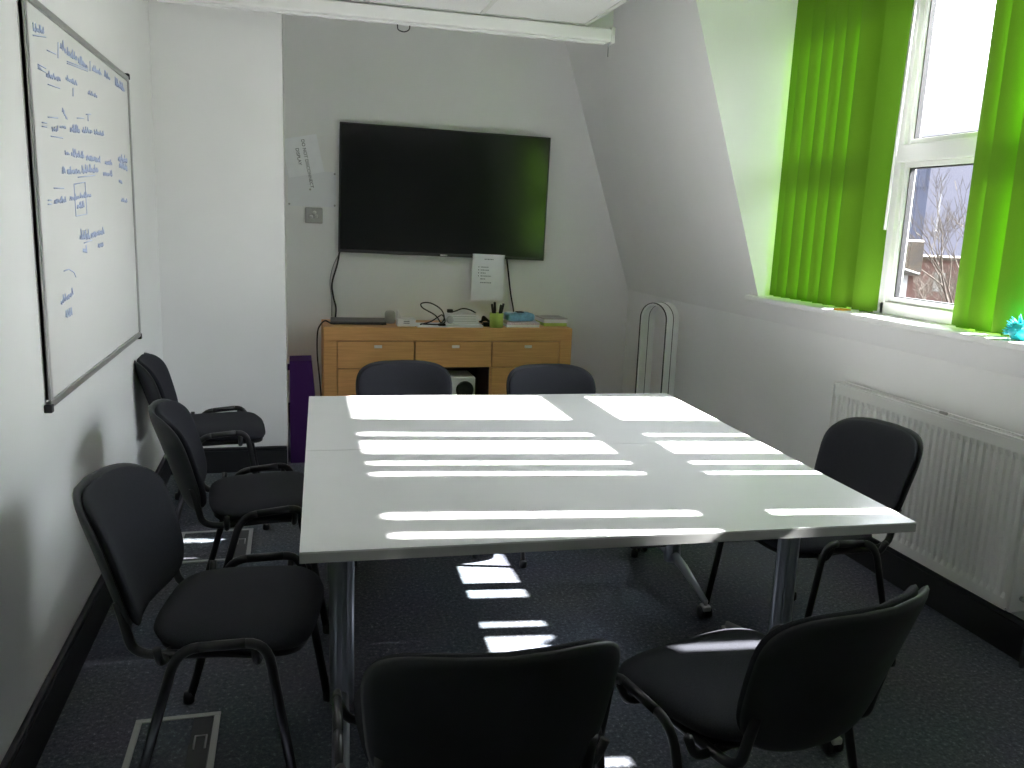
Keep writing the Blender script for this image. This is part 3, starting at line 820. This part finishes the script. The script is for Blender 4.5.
# ------------------------------------------------------------------ floor hatches
def hatch(x0, y0, x1, y1, label, bright):
    t = thing('floor_hatch', label, 'floor hatch', ((x0 + x1) / 2, (y0 + y1) / 2, 0), 0, 'metal floor boxes in the carpet')
    a, b = (x1 - x0) / 2, (y1 - y0) / 2
    f_ = MB(); q = .018
    for (p0, p1) in (((-a, -b), (a, -b + q)), ((-a, b - q), (a, b)), ((-a, -b + q), (-a + q, b - q)), ((a - q, -b + q), (a, b - q))):
        f_.box((p0[0], p0[1], 0), (p1[0], p1[1], .006), bev=.0015)
    f_.obj('rim', M['alu'] if bright else M['gplastic'], t)
    l_ = MB().box((-a + q + .002, -b + q + .002, 0), (a - .075, b - q - .002, .004)).obj('lid', M['carpet'], t)
    MB().box((a - .073, -b + q + .002, 0), (a - q - .002, b - q - .002, .005)).obj('cable_flap', M['black'], t)
    MB().tube([(a - .06, -.01, .006), (a - .06, .05, .006), (a - .03, .05, .006), (a - .03, -.01, .006)], .003, 6).obj('handle', M['alu'], t)
hatch(-.45, 2.03, -.218, 2.358, 'metal rimmed floor hatch under the near left chair', False)
hatch(-.505, 3.50, -.19, 3.86, 'metal rimmed floor hatch below the middle left chair', True)

# ------------------------------------------------------------------ things on the sill
tag(MB().prism([(-.035, -.02), (.03, -.024), (.036, .018), (-.03, .022)], 'z', 0, .006).obj('sticky_note', M['orange'], None, (2.455, 3.34, SILL + .0005)), 'small orange paper note lying on the window sill under the blind', 'note')
cy = thing('spiky_ornament', 'small cyan spiky ornament on the window sill at the right edge', 'ornament', (2.485, 2.375, SILL))
MB().lathe([(.001, 0), (.03, .004), (.045, .03), (.03, .058), (.001, .062)], 16).obj('core', M['cyan'], cy)
k = MB()
rnd = random.Random(3)
for i in range(70):
    z_ = rnd.uniform(-.7, 1); a_ = rnd.uniform(0, 2 * PI); rr_ = math.sqrt(1 - z_ * z_)
    d_ = Vector((rr_ * math.cos(a_), rr_ * math.sin(a_), z_))
    k.tube([Vector((0, 0, .032)) + d_ * .03, Vector((0, 0, .032)) + d_ * rnd.uniform(.05, .062) * (1 if z_ > -.3 else .6)], [.006, .001], 5)
k.obj('spikes', M['cyan'], cy)

# ------------------------------------------------------------------ outside
def facing(name, label, cat, rng, px, gz=-9.0):
    """a building at a range, square to the view through the window"""
    d = Vector((.635, .772, 0)).normalized(); r_ = Vector((d.y, -d.x, 0))
    t = thing(name, label, cat, tuple(d * rng + r_ * px + Vector((0, 0, gz))), -math.atan2(d.x, d.y))
    return t
struct('ground', MB().box((14, -150, -9.4), (260, 260, -9)), M['ground'])
hs = facing('house', 'brick house with a brown tiled roof outside the window', 'house', 30, 0)
MB().box((-6, .3, 0), (.40, 7, 9.30)).obj('wall', M['brick'], hs)
MB().prism([(.0, 9.25), (.62, 10.33), (3.0, 10.40), (6.8, 10.33), (7.3, 9.25)], 'x', -6.2, .60).obj('roof', M['tile'], hs)
MB().tube([(-.9, .10, 9.72), (.55, -.02, 9.32)], .03, 6).obj('verge', M['gplastic'], hs)
MB().box((.10, .24, 7.0), (.24, .3, 9.25)).obj('corner_board', M['white'], hs)
MB().box((-1.5, .26, 7.9), (-.7, .3, 8.9)).obj('window', M['gasket'], hs)
br = facing('terrace', 'long red brick building in the distance beyond the tiled house', 'building', 70, 1.8)
MB().box((-1, 0, 0), (14, 8, 9.0)).obj('wall', M['brick'], br)
MB().box((-1.2, -.2, 8.9), (14.2, 8.2, 9.12)).obj('roof', M['tile'], br)
for x in (2.2, 6.0): MB().box((x, 1.5, 9.2), (x + .9, 2.3, 10.3)).obj('chimney', M['brick'], br)
for x in (.5, 2.6, 4.7, 6.8): MB().box((x, -.05, 6.6), (x + .8, .02, 8.0)).obj('window', M['gplastic'], br)
tw = facing('tower_block', 'tall blue grey clad tower block behind the tiled house', 'tower', 120, -.4)
MB().box((-9, 0, 0), (2.4, 12, 20.4)).obj('block', M['tower'], tw)
MB().box((-9.2, -.2, 20.4), (2.6, 12.2, 20.9)).obj('parapet', M['gplastic'], tw)
for x in (-6, -3, .2): MB().box((x, -.12, 1), (x + .35, 0, 19.6)).obj('fin', M['gplastic'], tw)
def tree(label, rng, px, h, spread, seed, depth=6):
    t = facing('tree', label, 'tree', rng, px)
    rnd = random.Random(seed); tr = MB(); tg_ = MB()
    def grow(p, d, ln, r, k):
        e = p + d * ln
        (tr if k > 3 else tg_).tube([p, (p + e) / 2 + Vector((rnd.uniform(-1, 1), rnd.uniform(-1, 1), 0)) * ln * .05, e], [r, r * .85, r * .7], 5 if k > 2 else 4, cap=False)
        if k == 0: return
        for _ in range(3 if k > 1 else 4):
            q = Vector((rnd.gauss(0, 1), rnd.gauss(0, 1), rnd.gauss(.5, .6))).normalized()
            grow(e, (d * 1.0 + q * spread).normalized(), ln * rnd.uniform(.62, .82), r * .62, k - 1)
    grow(Vector((0, 0, 0)), Vector((0, 0, 1)), h * .3, h * .012, depth)
    tr.obj('trunk', M['bark'], t); tg_.obj('twigs', M['leaf'], t)
tree('tall bare branched tree close behind the window on the right', 45, 3.05, 12.3, .55, 4)
tree('smaller bare tree behind the tiled house roof', 62, 1.1, 9.9, .8, 11)
tree('low bare tree in front of the red brick building', 52, 3.3, 9.3, .8, 21)
